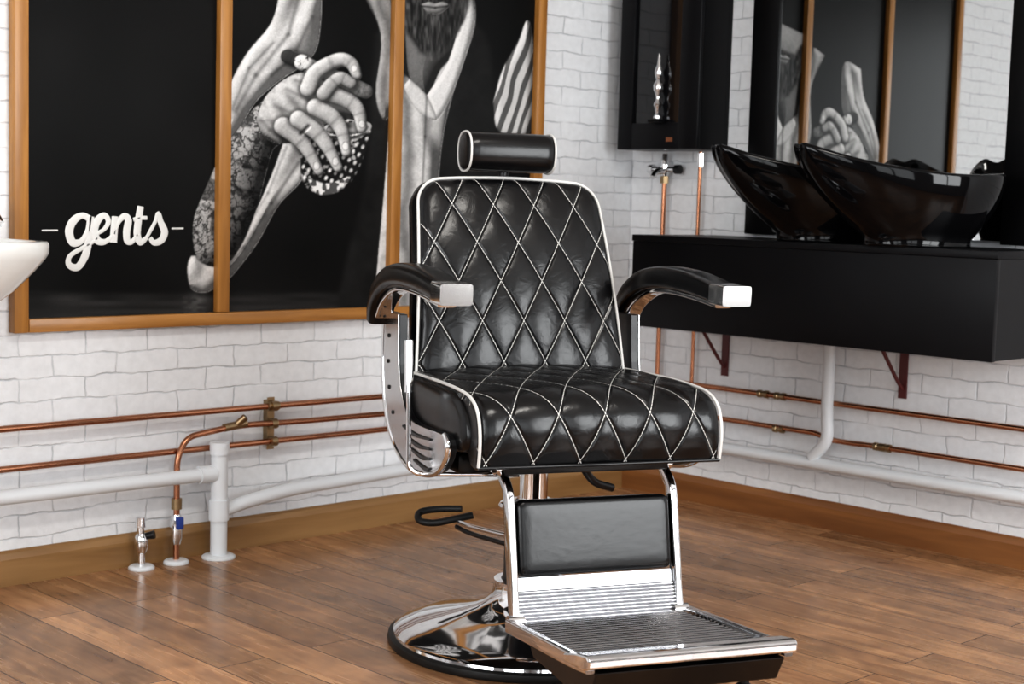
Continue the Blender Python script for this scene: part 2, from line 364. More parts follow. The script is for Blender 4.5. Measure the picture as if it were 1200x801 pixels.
    a=np.hypot((x-407-(y-150)*.1)/27,(y-150+(x-407)*.08)/9);img=np.where(np.abs(a-1)<.07,.66,img)
    poly([(360,208),(384,215),(410,207),(397,224),(372,227)],.10+.5*sm(.5,.62,vn(4,4,43)),1.0)
    finger([(332,148),(350,162),(362,178),(374,200)],[11,9.6,7.6,5.6],.52*skn,nail=(371,194,3.6,5))
    finger([(350,140),(370,154),(384,172),(396,196)],[10.5,9.6,8,5.6],.55*skn,nail=(393,189,3.6,5))
    finger([(370,126),(390,138),(401,154),(406,178)],[10.5,9.6,8,5.8],.56*skn,nail=(405,171,3.8,5))
    finger([(388,110),(408,118),(420,130),(424,150)],[10.5,9.6,8,6],.54*skn,nail=(424,145,3.6,4.5))
    line([(352,156),(361,147)],2.2,.85);line([(355,158),(364,149)],.9,-1.2)
    finger([(342,68),(384,87),(428,107)],[8.8,9,8.6],.24+.16*vn(3,9,51,diag,dia2),.10)
    finger([(337,66),(343,68.5),(349,71)],[8.2,8.4,8.4],.06*np.ones_like(x),.2,ao=0);finger([(354,73),(356,74),(359,76)],[9.2,9.2,9.2],.7*sm(.2,.5,vn(2.2,2.2,52)+.2),.3,ao=0);finger([(418,102),(423,105),(429,107)],[8.6,8.6,8.2],.26*fbm(4,53)+.08,.3,ao=0)
    finger([(362,104),(370,86),(388,74),(402,70),(413,76),(418,88)],[10.5,9.8,9,8.2,7.4,6],.56*skn,nail=(415,80,3.6,4))
    finger([(380,110),(390,98),(400,92),(412,98)],[9,8.5,8,6.4],.44*skn)
    poly([(440,40),(470,30),(560,30),(580,120),(590,300),(600,420),(400,420),(430,200)],.010+.014*fbm(24,61),5)
    fc=np.cos(x*.22+4*fbm(50,62))
    poly([(462,78),(480,92),(500,110),(520,70),(548,-10),(556,30),(530,110),(514,200),(505,420),(440,420),(452,200)],.56*(.8+.4*fbm(14,63))*wv,1.8,14,.18,.42*fc,.1)
    poly([(420,-20),(452,-20),(466,60),(470,96),(452,140),(440,110),(446,40)],.36*(.8+.4*fbm(14,66))*wv,2,10,.15,.4*fc,0)
    poly([(474,30),(545,20),(535,60),(515,84),(500,112),(480,92)],.20*skn,2,26,.12)
    poly([(500,112),(526,70),(546,4),(556,24),(535,96),(512,140)],.66*wv,1.3,7,.35)
    poly([(480,92),(500,112),(512,140),(492,132),(474,104)],.60*wv,1.3,6,.35)
    line([(500,112),(498,160),(494,240)],1.5,.5)
    poly([(466,-40),(552,-40),(550,0),(540,32),(508,60),(480,38),(468,6)],.36*skn,2.5,30,.14)
    hair=.5*vn(1.6,7,65)+.5*vn(2.5,12,66)
    s_,_,_=sd([(466,-30),(474,-20),(484,-4),(534,-4),(546,-20),(553,-30),(549,6),(538,36),(524,58),(509,70),(492,61),(477,40),(467,12)])
    s_=s_+4*(hair-.5)
    mb=sm(-4,3,s_);img=img*(1-mb)+mb*(.012+.17*hair**2*(.5+vn(22,22,67)))
    poly([(493,5),(503,2),(510,4),(518,2),(526,6),(518,14),(510,16),(500,14)],.32*skn,1.3,6,.3)
    line([(494,7),(510,9),(525,7)],1.3,.75)
    st=.14+.46*sm(.35,.6,np.sin((x*.93+y*.30)*.55+2.4*vn(20,30,71))*.5+.5)
    poly([(578,120),(588,84),(606,50),(618,24),(624,60),(622,150),(600,162),(582,150)],st,1.8,10,.25)
    gr=np.random.RandomState(9).rand(x.size)
    img=np.clip(img,.003,.8);img=img*(.80+.45*np.clip(img/.5,0,1))
    return np.clip(img*(.92+.16*gr),.003,.8)
M_poster,nt,b=nmat('poster_print')
at=N(nt,'ShaderNodeAttribute',attribute_name='print');nt.links.new(at.outputs['Color'],b.inputs['Base Color'])
b.inputs['Roughness'].default_value=.3;b.inputs['Specular IOR Level'].default_value=.1
PX=[-2.385,-1.77,-1.14,-.515];PZ0,PZ1=.68,2.12
trip=empty('framed_poster_triptych')
for i in range(3):
    a,c=PX[i],PX[i+1];nx=300;nz=560
    xs=np.linspace(a,c,nx);zs=np.linspace(PZ0+.01,PZ1,nz);XX,ZZ=np.meshgrid(xs,zs)
    g=artwork(XX.ravel(),ZZ.ravel())
    me=bpy.data.meshes.new('print_%d'%i)
    co=np.stack([XX.ravel(),np.full(XX.size,-.012),ZZ.ravel()],1)
    idx=np.arange(nx*nz).reshape(nz,nx);q=np.stack([idx[:-1,:-1],idx[:-1,1:],idx[1:,1:],idx[1:,:-1]],-1).reshape(-1,4)
    me.vertices.add(len(co));me.vertices.foreach_set('co',co.ravel().astype(np.float32))
    me.loops.add(q.size);me.loops.foreach_set('vertex_index',q.ravel().astype(np.int32))
    me.polygons.add(len(q));me.polygons.foreach_set('loop_start',(np.arange(len(q))*4).astype(np.int32))
    try: me.polygons.foreach_set('loop_total',np.full(len(q),4,np.int32))
    except Exception: pass
    me.update();me.validate()
    ca=me.color_attributes.new('print','FLOAT_COLOR','POINT')
    g4=np.stack([g,g*.995,g*.985,np.ones_like(g)],1).astype(np.float32);ca.data.foreach_set('color',g4.ravel())
    me.materials.append(M_poster);o=bpy.data.objects.new('print_%d'%i,me);COL.objects.link(o);o.parent=trip
box('backing_board',(PX[0],-.011,PZ0),(PX[3],-.002,PZ1),M_bframe,trip)
for i,x in enumerate([-2.383,-1.770,-1.14,-.515]): box('upright_%d'%i,(x-.02,-.034,PZ0-.015 if i in(0,3) else PZ0+.022),(x+.02,-.0015,PZ1),M_frameV,trip,.003)
box('bottom_rail',(-2.362,-.033,PZ0-.015),(-.536,-.0015,PZ0+.021),M_frameH,trip,.003)
box('top_rail',(-2.403,-.033,PZ1),(-.495,-.0015,PZ1+.035),M_frameH,trip,.003)
def tx(px,py): return (-2.25+(px-75)*.00250,-.0135,1.0-(py-243)*.00228-(195-px)*.00004)
let=[('letter_g',[(103,258),(94,254),(84,260),(79,272),(83,285),(93,284),(101,272),(104,255)],[4,3.6,5,5.5,5,3.6,4,4.6]),
('letter_g_tail',[(104,255),(102,280),(98,300),(89,314),(79,311),(80,301),(94,292),(108,284),(113,278)],[4.6,5,5,4.4,4,3,2.6,2.4,2.4]),
('letter_e',[(110,276),(120,270),(125,261),(120,254),(112,260),(108,272),(112,283),(121,285),(130,278)],[2.4,2.6,3.6,3.6,5,5.5,5,3.4,2.4]),
('letter_n_stem',[(133,255),(132,270),(131,286)],[4.5,5,5]),
('letter_n_arch',[(132,276),(137,262),(144,255),(149,260),(147,273),(148,284),(154,285),(160,277)],[2.4,3,4,5,5,4.6,3.2,2.4]),
('letter_t_stem',[(164,243),(161,262),(160,277),(164,286),(173,280)],[4.5,5,5,4.4,2.4]),
('letter_t_bar',[(155,259),(163,257),(172,257)],[2.4,2.6,2.4]),
('letter_s',[(172,280),(182,262),(186,252),(189,262),(194,274),(190,284),(181,287),(176,281)],[2.4,2.6,3.2,4.2,5.2,4.6,3.6,3]),
('dash_a',[(48,271),(66,271)],[1.1,1.1]),('dash_b',[(203,270),(218,270)],[1.1,1.1])]
for n,p,r in let: tube(n,[tx(*q) for q in p],[v*.0022 for v in r],M_text,trip,smooth=6,seg=10,ry=.0012,up=(0,1,0))
# ---------------------------------------------------------------- pipework
def clipm(name,p,par,ax=0):
    lathe(name,[(.008,-.02),(.013,-.02),(.013,-.008),(.0105,-.006),(.0105,.006),(.013,.008),(.013,.02),(.008,.02)],p,M_brass,par,16,axis=ax)
RP=.0088
p=empty('copper_pipe');tube('run',bend([(RX+.02,-.04,.42),(-.05,-.04,.42),(-.04,-.05,.42),(-.04,RY+.02,.42)],.02),RP,M_copper,p)
for i,y in enumerate((-.66,-.73)):clipm('coupling_%d'%i,(-.04,y,.42),p,1)
clipm('coupling_wall',(-1.6,-.04,.42),p)
p=empty('copper_pipe');tube('run',bend([(RX+.02,-.04,.315),(-.05,-.04,.315),(-.04,-.05,.315),(-.04,-.88,.315),(-.04,-.93,.30),(-.04,-1.02,.30),(-.04,-1.08,.302),(-.04,RY+.02,.302)],.02),RP,M_copper,p)
for i,y in enumerate((-.73,-1.12,-1.14)):clipm('coupling_%d'%i,(-.04,y,.31 if i==0 else .302),p,1)
p=empty('copper_pipe');tube('run',bend([(-.10,-.055,.362),(-1.52,-.05,.368),(-1.73,-.05,.374),(-1.90,-.055,.355),(-1.935,-.06,.30),(-1.935,-.06,.012)],.07,8),RP,M_copper,p)
tube('valve_body',[(-1.775,-.05,.37),(-1.70,-.05,.378)],[.012,.017,.012],M_brass,p,seg=12)
tube('valve_spout',[(-1.735,-.05,.375),(-1.715,-.07,.40)],.010,M_brass,p,seg=12)
tube('isolator_valve',[(-1.935,-.06,.055),(-1.935,-.06,.075),(-1.935,-.06,.12),(-1.935,-.06,.14)],[.012,.017,.017,.012],M_chrome,p)
box('isolator_lever',(-1.945,-.085,.10),(-1.925,-.062,.135),M_blue,p,.004)
lathe('coupling_low',[(.010,0),(.015,0),(.015,.03),(.010,.03)],(-1.935,-.06,.155),M_brass,p,16)
lathe('floor_rose',[(.036,0.0005),(.036,.006),(.030,.011),(.012,.012)],(-1.935,-.06,0),M_pvc,p,32)
p=empty('pipe_bracket')
box('strip',(-1.612,-.032,.29),(-1.588,-.028,.445),M_brass,p)
box('wall_plate',(-1.606,-.03,.30),(-1.594,-.0015,.435),M_brass,p)
for i,z in enumerate((.315,.368,.42)):
    tube('ring_%d'%i,[(-1.61,-.045,z),(-1.59,-.045,z)],.015,M_brass,p,seg=16)
p=empty('radiator_valve')
lathe('floor_rose',[(.036,0.0005),(.036,.006),(.030,.011),(.012,.012)],(-2.045,-.06,0),M_pvc,p,32)
tube('stem',[(-2.045,-.06,.01),(-2.045,-.06,.06),(-2.05,-.06,.13)],.010,M_chrome,p)
tube('body',[(-2.045,-.06,.045),(-2.045,-.06,.06),(-2.046,-.06,.09),(-2.047,-.06,.10)],[.012,.019,.019,.012],M_chrome,p)
tube('cap',[(-2.05,-.06,.118),(-2.05,-.06,.145)],[.015,.013],M_chrome,p)
tube('handle',[(-2.045,-.06,.09),(-2.02,-.085,.098)],[.008,.012],M_blackmetal,p)
p=empty('waste_pipe')
RW=.020
tube('stack',[(-1.805,-.075,.01),(-1.805,-.075,.32)],.024,M_pvc,p,seg=24)
tube('cap',[(-1.805,-.075,.30),(-1.805,-.075,.335)],.028,M_pvc,p,seg=24)
tube('collar',[(-1.805,-.075,.11),(-1.805,-.075,.17)],.029,M_pvc,p,seg=24)
lathe('floor_rose',[(.048,0.0005),(.048,.006),(.040,.011),(.02,.012)],(-1.805,-.075,0),M_pvc,p,32)
tube('branch',[(RX+.02,-.06,.262),(-1.83,-.07,.245)],RW,M_pvc,p,seg=20)
tube('branch_collar',[(-1.87,-.07,.246),(-1.82,-.072,.245)],.025,M_pvc,p,seg=20)
tube('run',bend([(-1.79,-.072,.135),(-1.72,-.07,.15),(-1.55,-.06,.168),(-.07,-.06,.215),(-.06,-.07,.216),(-.06,RY+.02,.235)],.06,8),RW,M_pvc,p,seg=20)
tube('riser',bend([(-.06,-.88,.235),(-.06,-.94,.30),(-.06,-.93,.38),(-.06,-.93,.64)],.05,8),RW,M_pvc,p,seg=20)
# ---------------------------------------------------------------- right wall
p=empty('wall_cabinet')
cx,cy0,cy1,cz0,cz1=-.15,-.075,-.435,1.235,1.98
box('back',(-.02,cy0,cz0),(-.0015,cy1,cz1),M_bframe,p)
box('side_a',(cx,cy0,cz0),(-.021,cy0-.018,cz1),M_bframe,p);box('side_b',(cx,cy1,cz0),(-.021,cy1+.018,cz1),M_bframe,p)
box('bottom',(cx,cy0-.019,cz0),(-.021,cy1+.019,cz0+.018),M_bframe,p,);box('top',(cx,cy0-.019,cz1-.018),(-.021,cy1+.019,cz1),M_bframe,p)
fw=.065
box('door_stile_a',(cx-.02,cy0,cz0),(cx-.0005,cy0-fw,cz1),M_shelf,p,.003);box('door_stile_b',(cx-.02,cy1,cz0),(cx-.0005,cy1+fw+.02,cz1),M_shelf,p,.003)
box('door_rail_low',(cx-.02,cy0-fw,cz0),(cx-.0005,cy1+fw+.02,cz0+.09),M_shelf,p,.003);box('door_rail_top',(cx-.02,cy0-fw,cz1-.07),(cx-.0005,cy1+fw+.02,cz1),M_shelf,p,.003)
box('door_glass',(cx-.007,cy0-fw-.0005,cz0+.09),(cx-.003,cy1+fw+.0205,cz1-.07),M_dglass,p)
lathe('reflection_prop',[(.004,0),(.013,.004),(.013,.012),(.007,.02),(.010,.04),(.015,.052),(.007,.066),(.007,.08),(.016,.10),(.018,.115),(.008,.135),(.013,.15),(.015,.165),(.007,.185),(.004,.215),(.002,.225)],(cx-.03,-.265,cz0+.10),M_satin,p,20)  # added solid shape imitating a reflection in the door glass
box('reflection_prop_ledge',(cx-.05,-.29,cz0+.09),(cx-.02,-.24,cz0+.10),M_bframe,p)  # added ledge carrying the imitated reflection
box('label',(cx-.0215,-.33,cz0+.025),(cx-.0202,-.30,cz0+.04),M_copper,p)
p=empty('wall_mirror')
mz0,mz1=.955,2.2
g=box('glass',(-.009,-.42,mz0+.01),(.009,.42,mz1),M_mirror,p);g.location=(-.0175,-1.0775,0);g.rotation_euler=(0,0,math.radians(.8))
box('frame_a',(-.04,-.55,mz0),(-.0015,-.66,mz1+.08),M_bframe,p,.003);box('frame_b',(-.04,-1.49,mz0),(-.0015,-1.62,mz1+.08),M_bframe,p,.003)
box('frame_top',(-.04,-.66,mz1),(-.0015,-1.49,mz1+.08),M_bframe,p,.003)
p=empty('floating_shelf_cabinet')
SX=-.42;SZ0,SZ1=.645,.945
box('carcass',(SX+.02,-.39,SZ0+.002),(-.0015,-1.69,SZ1-.022),M_shelf,p)
box('front_panel',(SX,-.388,SZ0),(SX+.0195,-1.692,SZ1-.022),M_shelf,p,.0015)
box('top_board',(SX-.003,-.385,SZ1-.0215),(-.0015,-1.695,SZ1),M_shelf,p,.002)
for i,y in enumerate((-.465,-1.17)):
    p=empty('shelf_bracket')
    box('wall_leg',(-.008,y-.014,.46),(-.0015,y+.014,SZ0-.001),M_red,p)
    box('arm',(-.20,y-.014,SZ0-.008),(-.009,y+.014,SZ0-.001),M_red,p)
    tube('brace',[(-.008,y,.49),(-.05,y,.53),(-.10,y,.585),(-.15,y,SZ0-.006)],.006,M_red,p,smooth=4,seg=8)
p=empty('water_tap')
tube('pipe',[(-.035,-.185,.425),(-.035,-.185,1.15)],RP,M_copper,p)
tube('nut',[(-.035,-.185,1.12),(-.035,-.185,1.145)],.016,M_brass,p,seg=6)
tube('body',[(-.035,-.185,1.145),(-.035,-.185,1.16),(-.035,-.185,1.185),(-.035,-.185,1.225)],[.012,.017,.017,.010],M_chrome,p)
tube('cross',[(-.035,-.125,1.17),(-.035,-.245,1.17)],[.009,.012,.012,.009],M_chrome,p)
for i,y in enumerate((-.125,-.245)): lathe('knob_%d'%i,[(.006,-.012),(.017,-.010),(.017,.010),(.006,.012)],(-.035,y,1.17),M_blackmetal if i else M_chrome,p,12,axis=1)
tube('spout',[(-.035,-.185,1.165),(-.08,-.185,1.16),(-.10,-.185,1.14)],[.012,.011,.010],M_chrome,p,smooth=5)
p=empty('copper_pipe');tube('run',[(-.035,-.345,.425),(-.035,-.345,1.232)],RP*.8,M_copper,p)
tube('nut',[(-.035,-.345,1.18),(-.035,-.345,1.225)],.011,M_chrome,p,seg=6)
def basin(loc,ang):
    e=empty('backwash_basin',loc,ang)
    V=[];F=[];S=96
    def sstep(a,b,t):t=min(max((t-a)/(b-a),0),1);return t*t*(3-2*t)
    def rim(ph):
        c,s=math.cos(ph),math.sin(ph);k=(c+1)/2
        w=.150-.055*k**2.5
        x=.262*c if c<0 else .372*c**1.05;y=w*math.copysign(abs(s)**.85,s)
        h=.208-.016*s**2*(1-k)+.078*k**4
        d=min(abs(ph),abs(2*pi-ph));h-=.022*math.exp(-(d/.22)**2)
        x-=.03*math.exp(-(d/.22)**2)
        return x,y,h
    rings=[]
    T=[0,.03,.10,.2,.3,.4,.5,.6,.7,.8,.88,.94,.98,1.0]
    for t in T:
        ring=[]
        for k in range(S):
            ph=2*pi*k/S;c=math.cos(ph);x,y,h=rim(ph);kk=(c+1)/2
            bx,by=-.015+.150*c,.095*math.sin(ph)
            tt=max(0,(t-.07)/.93)
            gg=1-(1-tt)**(1.9-.35*kk);gy=1-(1-tt)**2.0
            fl=.008*(1-sstep(0,.12,t))
            ring.append(((bx+(x-bx)*gg)+fl*c,(by+(y-by)*gy)+fl*math.sin(ph),h*t))
        rings.append(ring)
    for sI,dz in ((.99,.007),(.965,.008),(.94,.0),(.92,-.014)):
        rings.append([(x*sI,y*sI,h+dz) for x,y,h in (rim(2*pi*k/S) for k in range(S))])
    for t in (.85,.7,.55,.4,.3,.24,.2):
        ring=[]
        for k in range(S):
            ph=2*pi*k/S;x,y,h=rim(ph);c=math.cos(ph);kk=(c+1)/2;tt=(t-.15)/.85
            gg=1-(1-tt)**(1.7-.3*kk);bx,by=-.04+.03*c,.03*math.sin(ph)
            ring.append((bx+(x*.92-bx)*gg,by+(y*.92-by)*gg,.04+(h-.014-.04)*tt))
        rings.append(ring)
    for r in rings: V+=r
    for i in range(len(rings)-1):
        for k in range(S):F.append((i*S+k,i*S+(k+1)%S,(i+1)*S+(k+1)%S,(i+1)*S+k))
    F.append(tuple(range(S)));F.append(tuple((len(rings)-1)*S+k for k in range(S)))
    o=mesh('bowl',V,F,M_ceramic_k,e);fixn(o)
    lathe('drain',[(.003,.0),(.022,.0),(.022,.004),(.012,.006),(.003,.006)],(-.04,0,.055),M_chrome,e,24)
basin((-.290,-1.042,.9455),math.radians(180-38))
basin((-.325,-1.370,.9455),math.radians(180-38))
p=empty('wash_basin')
V=[];F=[];S=48;cxx,cyy=-2.70,-.20
rg=[]
def wr(k,s,z,dy=0):
    th=2*pi*k/S;c,s_=math.cos(th),math.sin(th)
    return (cxx+.275*s*math.copysign(abs(c)**.7,c),cyy+dy+ .185*s*math.copysign(abs(s_)**.7,s_),z)
for s,z in ((.25,.70),(.45,.74),(.7,.79),(.88,.84),(.97,.87),(1,.885),(1,.905),(.985,.912),(.90,.912),(.86,.905),(.78,.87),(.6,.82),(.3,.79),(.1,.785)):
    rg+= [wr(k,s,z) for k in range(S)]
for i in range(13):
    for k in range(S):F.append((i*S+k,i*S+(k+1)%S,(i+1)*S+(k+1)%S,(i+1)*S+k))
F.append(tuple(range(S)));F.append(tuple(13*S+k for k in range(S)))
fixn(mesh('bowl',rg,F,M_ceramic_w,p))
lathe('pedestal',[(.09,0.0005),(.085,.03),(.065,.2),(.06,.55),(.075,.70)],(cxx,cyy+.02,0),M_ceramic_w,p,32)
lathe('tap_base',[(.022,.91),(.022,.93),(.014,.94),(.013,.97),(.02,.985),(.02,1.0),(.006,1.005)],(cxx+.205,-.07,0),M_chrome,p,24)
tube('tap_spout',[(cxx+.205,-.07,.955),(cxx+.20,-.13,.97),(cxx+.195,-.17,.95)],.009,M_chrome,p,smooth=5)
# ---------------------------------------------------------------- barber chair
CH=empty('barber_chair',(-1.686,-1.178,0),math.radians(-23.2))
L=lambda u,w,z:(u,-w,z)
bu,bw=.02,.04
lathe('base_rubber_rim',[(.30,.0008),(.335,.0008),(.338,.008),(.336,.018),(.33,.022),(.30,.022)],L(bu,bw,0),M_rubber,CH,96)
prof=[(.326,.020),(.324,.028),(.31,.036),(.27,.047),(.22,.058),(.17,.071),(.13,.085),(.105,.10),(.092,.118),(.088,.14),(.088,.15),(.05,.152)]
lathe('base_dome',prof,L(bu,bw,0),M_chrome,CH,96)
lathe('pump_column',[(.07,.14),(.072,.15),(.066,.16),(.066,.30),(.062,.318),(.03,.32)],L(bu,bw,0),M_blackmetal,CH,48)
lathe('column_flange',[(.03,.318),(.078,.320),(.082,.326),(.078,.333),(.05,.338),(.04,.345)],L(bu,bw,0),M_chrome,CH,48)
lathe('piston',[(.033,.33),(.033,.46),(.05,.465),(.05,.475)],L(bu,bw,0),M_chrome,CH,40)
box('seat_frame',L(-.20,-.02,.47),L(.20,.38,.505),M_blackmetal,CH,.005)
box('frame_rail_front',L(-.19,.36,.470),L(.19,.40,.492),M_blackmetal,CH,.004)
box('recline_mechanism',L(-.26,.10,.455),L(-.18,.30,.50),M_blackmetal,CH,.01)
HW=.275
pf=crom([(-.06,.642),(.06,.644),(.2,.647),(.33,.646),(.41,.639),(.455,.618),(.474,.583),(.478,.545),(.472,.502)],14)
seglen=[0]
for i in range(1,len(pf)):seglen.append(seglen[-1]+np.linalg.norm(pf[i]-pf[i-1]))
n_t=130;tt=np.linspace(0,seglen[-1],n_t);pw=np.interp(tt,seglen,[q[0] for q in pf]);pz=np.interp(tt,seglen,[q[1] for q in pf])
nu=121;V=[];UV=[];F=[]
for i in range(n_t):
    a=max(i-1,0);c=min(i+1,n_t-1);tw,tz=pw[c]-pw[a],pz[c]-pz[a];l=math.hypot(tw,tz);nw,nz_=-tz/l,tw/l
    for j in range(nu):
        s=-HW+2*HW*j/(nu-1);d=HW-abs(s);rr=.018
        ed=-(rr-math.sqrt(max(0,rr*rr-max(0,rr-d)**2)))
        de=min(1,d/.03,(tt[-1]-tt[i])/.03+.0)
        crown=.012*(1-(s/HW)**2)
        hh=ed+max(0,de)*quilt(s,tt[i]+.03,.0055)+crown*min(1,(tt[-1]-tt[i])/.1)
        V.append(L(s,pw[i]+nw*hh,pz[i]+nz_*hh));UV.append((s,tt[i]+.03))
for i in range(n_t-1):
    for j in range(nu-1):F.append((i*nu+j,i*nu+j+1,(i+1)*nu+j+1,(i+1)*nu+j))
o=mesh('seat_cushion_quilted',V,F,M_quilt,CH,True,UV);fixn(o)
body=[(pw[i]-.0,pz[i]-.002) for i in range(0,n_t,4)]
poly=[(-.06,.53)]+body[:]+[(.472,.500),(.445,.495),(.415,.500),(.40,.52),(.36,.525),(.2,.52),(.05,.515)]
prism('seat_body',poly,lambda a,b,h:L(h,a-(.004 if a>.3 else 0),b-.004),-HW+.003,HW-.003,M_leather,CH,.004)
for s in (-1,1):
    pts=[L(s*HW,pw[i],pz[i]-.001) for i in range(2,n_t,3)]+[L(s*HW,.472,.502)]
    tube('seat_piping_%s'%('r' if s<0 else 'l'),pts,.0036,M_pipe,CH,seg=10)
tube('seat_piping_front',[L(-HW,.472,.500),L(0,.476,.500),L(HW,.472,.500)],.004,M_leather,CH,seg=8)
for s in (-1,1):
    V=[];
    P=[(-.0,.545),(-.015,.60),(.0,.635),(.06,.644),(.2,.641),(.33,.632),(.395,.592),(.41,.54),(.36,.515),(.2,.51),(.07,.52)]
    Pc=[tuple(q) for q in crom(P+[P[0]],6)[:-1]];c=np.mean(Pc,0);n=len(Pc);F=[]
    lv=[(1,0),(1.0,.008),(.96,.016),(.85,.021),(.6,.024),(.3,.025),(.02,.025)]
    for sc1,h in lv:
        for q in Pc: q2=c+(np.array(q)-c)*sc1;V.append(L(s*(HW-.01+h),q2[0],q2[1]))
    for i in range(len(lv)-1):
        for k in range(n):F.append((i*n+k,i*n+(k+1)%n,(i+1)*n+(k+1)%n,(i+1)*n+k))
    F.append(tuple((len(lv)-1)*n+k for k in range(n)))
    fixn(mesh('seat_side_bolster_%s'%('r' if s<0 else 'l'),V,F,M_leather,CH))
def bp(a,b,h):
    z0=.615;ln=.505;lean=math.atan2(.145,.49)
    cv=.018*math.sin(pi*min(max(b/ln,0),1))
    w=.012-math.sin(lean)*b+math.cos(lean)*(h+cv)
    z=z0+math.cos(lean)*b+math.sin(lean)*(h+cv)
    return L(a,w,z)
def outl():
    pts=[];H=.505
    wb,wt=.262,.233
    def arc(cx,cy,r,a0,a1,n=10,ry=None):
        ry=ry or r
        return [(cx+r*math.cos(math.radians(a0+(a1-a0)*k/n)),cy+ry*math.sin(math.radians(a0+(a1-a0)*k/n))) for k in range(n+1)]
    pts+=arc(wb-.03,.03,.03,-90,0);
    pts+=arc(wt-.065,H-.075,.065,0,90,12,.068)
    pts+=[(x,H-.007+.007*(1-(x/.17)**2)) for x in np.linspace(.14,-.14,12)]
    pts+=arc(-wt+.065,H-.075,.065,90,180,12,.068)
    pts+=arc(-wb+.03,.03,.03,180,270)
    P=np.array(pts+[pts[0]]);d=np.r_[0,np.cumsum(np.hypot(*np.diff(P,axis=0).T))];q=np.linspace(0,d[-1],261)[:-1]
    return np.stack([np.interp(q,d,P[:,0]),np.interp(q,d,P[:,1])],1)
O=outl();n=len(O);c=np.array([0,.25]);V=[];UV=[];F=[];NR=52
for i in range(NR+1):
    s=i/NR
    for q in O:
        a,b=c+(q-c)*max(s,.001);d=(1-s)*np.linalg.norm(q-c);rr=.022
        ed=-(rr-math.sqrt(max(0,rr*rr-max(0,rr-d)**2)))*.8
        h=ed+min(1,d/.03)*quilt(a,b+.045,.006)+.012*(1-s**3)
        V.append(bp(a,b,h));UV.append((a,b+.045))
for i in range(NR):
    for k in range(n):F.append((i*n+k,i*n+(k+1)%n,(i+1)*n+(k+1)%n,(i+1)*n+k))
o=mesh('backrest_quilted_front',V,F,M_quilt,CH,True,UV);fixn(o)
V=[];F=[]
lv=[(1,-.017),(1.02,-.03),(1.03,-.05),(1.02,-.075),(.97,-.092),(.8,-.10),(.5,-.104),(.01,-.105)]
for s,h in lv:
    for q in O:
        a,b=c+(q-c)*s;V.append(bp(a,b,h))
for i in range(len(lv)-1):
    for k in range(n):F.append((i*n+k,i*n+(k+1)%n,(i+1)*n+(k+1)%n,(i+1)*n+k))
fixn(mesh('backrest_shell',V,F,M_leather,CH))
tube('backrest_piping',[bp(q[0]*1.004,q[1]*1.002,-.012) for q in O[::2]],.0038,M_pipe,CH,closed=True,seg=10)
hz,hw_=1.158,-.150
V=[];F=[];S=48
prof=[(.0,-.112),(.030,-.112),(.042,-.110),(.046,-.104),(.0475,-.085),(.048,0),(.0475,.085),(.046,.104),(.042,.110),(.030,.112),(.0,.112)]
def sq(th,r):
    c,s=math.cos(th),math.sin(th);k=.82
    return r*math.copysign(abs(c)**k,c)*1.05,r*math.copysign(abs(s)**k,s)
for r,x in prof:
    for k in range(S):
        a,b=sq(2*pi*k/S,max(r,.0005));V.append(L(x,hw_+a,hz+b))
for i in range(len(prof)-1):
    for k in range(S):F.append((i*S+k,i*S+(k+1)%S,(i+1)*S+(k+1)%S,(i+1)*S+k))
fixn(mesh('headrest_cushion',V,F,M_leather,CH))
for s in (-1,1):
    tube('headrest_piping_%s'%('r' if s<0 else 'l'),[L(s*.108,hw_+sq(2*pi*k/S,.0475)[0],hz+sq(2*pi*k/S,.0475)[1]) for k in range(S)],.0028,M_pipe,CH,closed=True,seg=8)
tube('headrest_post',[L(-.0,-.175,1.06),L(0,-.17,1.15)],.012,M_blackmetal,CH)
def sect_sweep(name,path,wid,hei,u,mat,sm=8,k=.55,S=28):
    P=crom(path,sm);n=len(P);V=[];F=[]
    W=np.interp(np.linspace(0,1,n),np.linspace(0,1,len(wid)),wid);H=np.interp(np.linspace(0,1,n),np.linspace(0,1,len(hei)),hei)
    for i in range(n):
        t=P[min(i+1,n-1)]-P[max(i-1,0)];t/=np.linalg.norm(t);nn=np.array([-t[1],t[0]])
        for j in range(S):
            th=2*pi*j/S;c_,s_=math.cos(th),math.sin(th)
            a=W[i]/2*math.copysign(abs(c_)**k,c_);b=H[i]/2*math.copysign(abs(s_)**k,s_)
            V.append(L(u+a,P[i][0]+nn[0]*b,P[i][1]+nn[1]*b))
    for i in range(n-1):
        for j in range(S):F.append((i*S+j,i*S+(j+1)%S,(i+1)*S+(j+1)%S,(i+1)*S+j))
    F.append(tuple(range(S)));F.append(tuple((n-1)*S+j for j in range(S)))
    o=mesh(name,V,F,mat,CH);fixn(o);o.data.set_sharp_from_angle(angle=math.radians(50));return o
PL=[(-.13,.775),(-.135,.68),(-.125,.60),(-.095,.53),(-.04,.48),(.04,.447),(.13,.437),(.22,.445),(.30,.465),(.345,.497),(.36,.53),(.335,.548),(.22,.545),(.12,.545),(.06,.56),(.02,.60),(-.005,.66),(-.015,.775)]
PLc=[tuple(q) for q in crom(PL,4)]
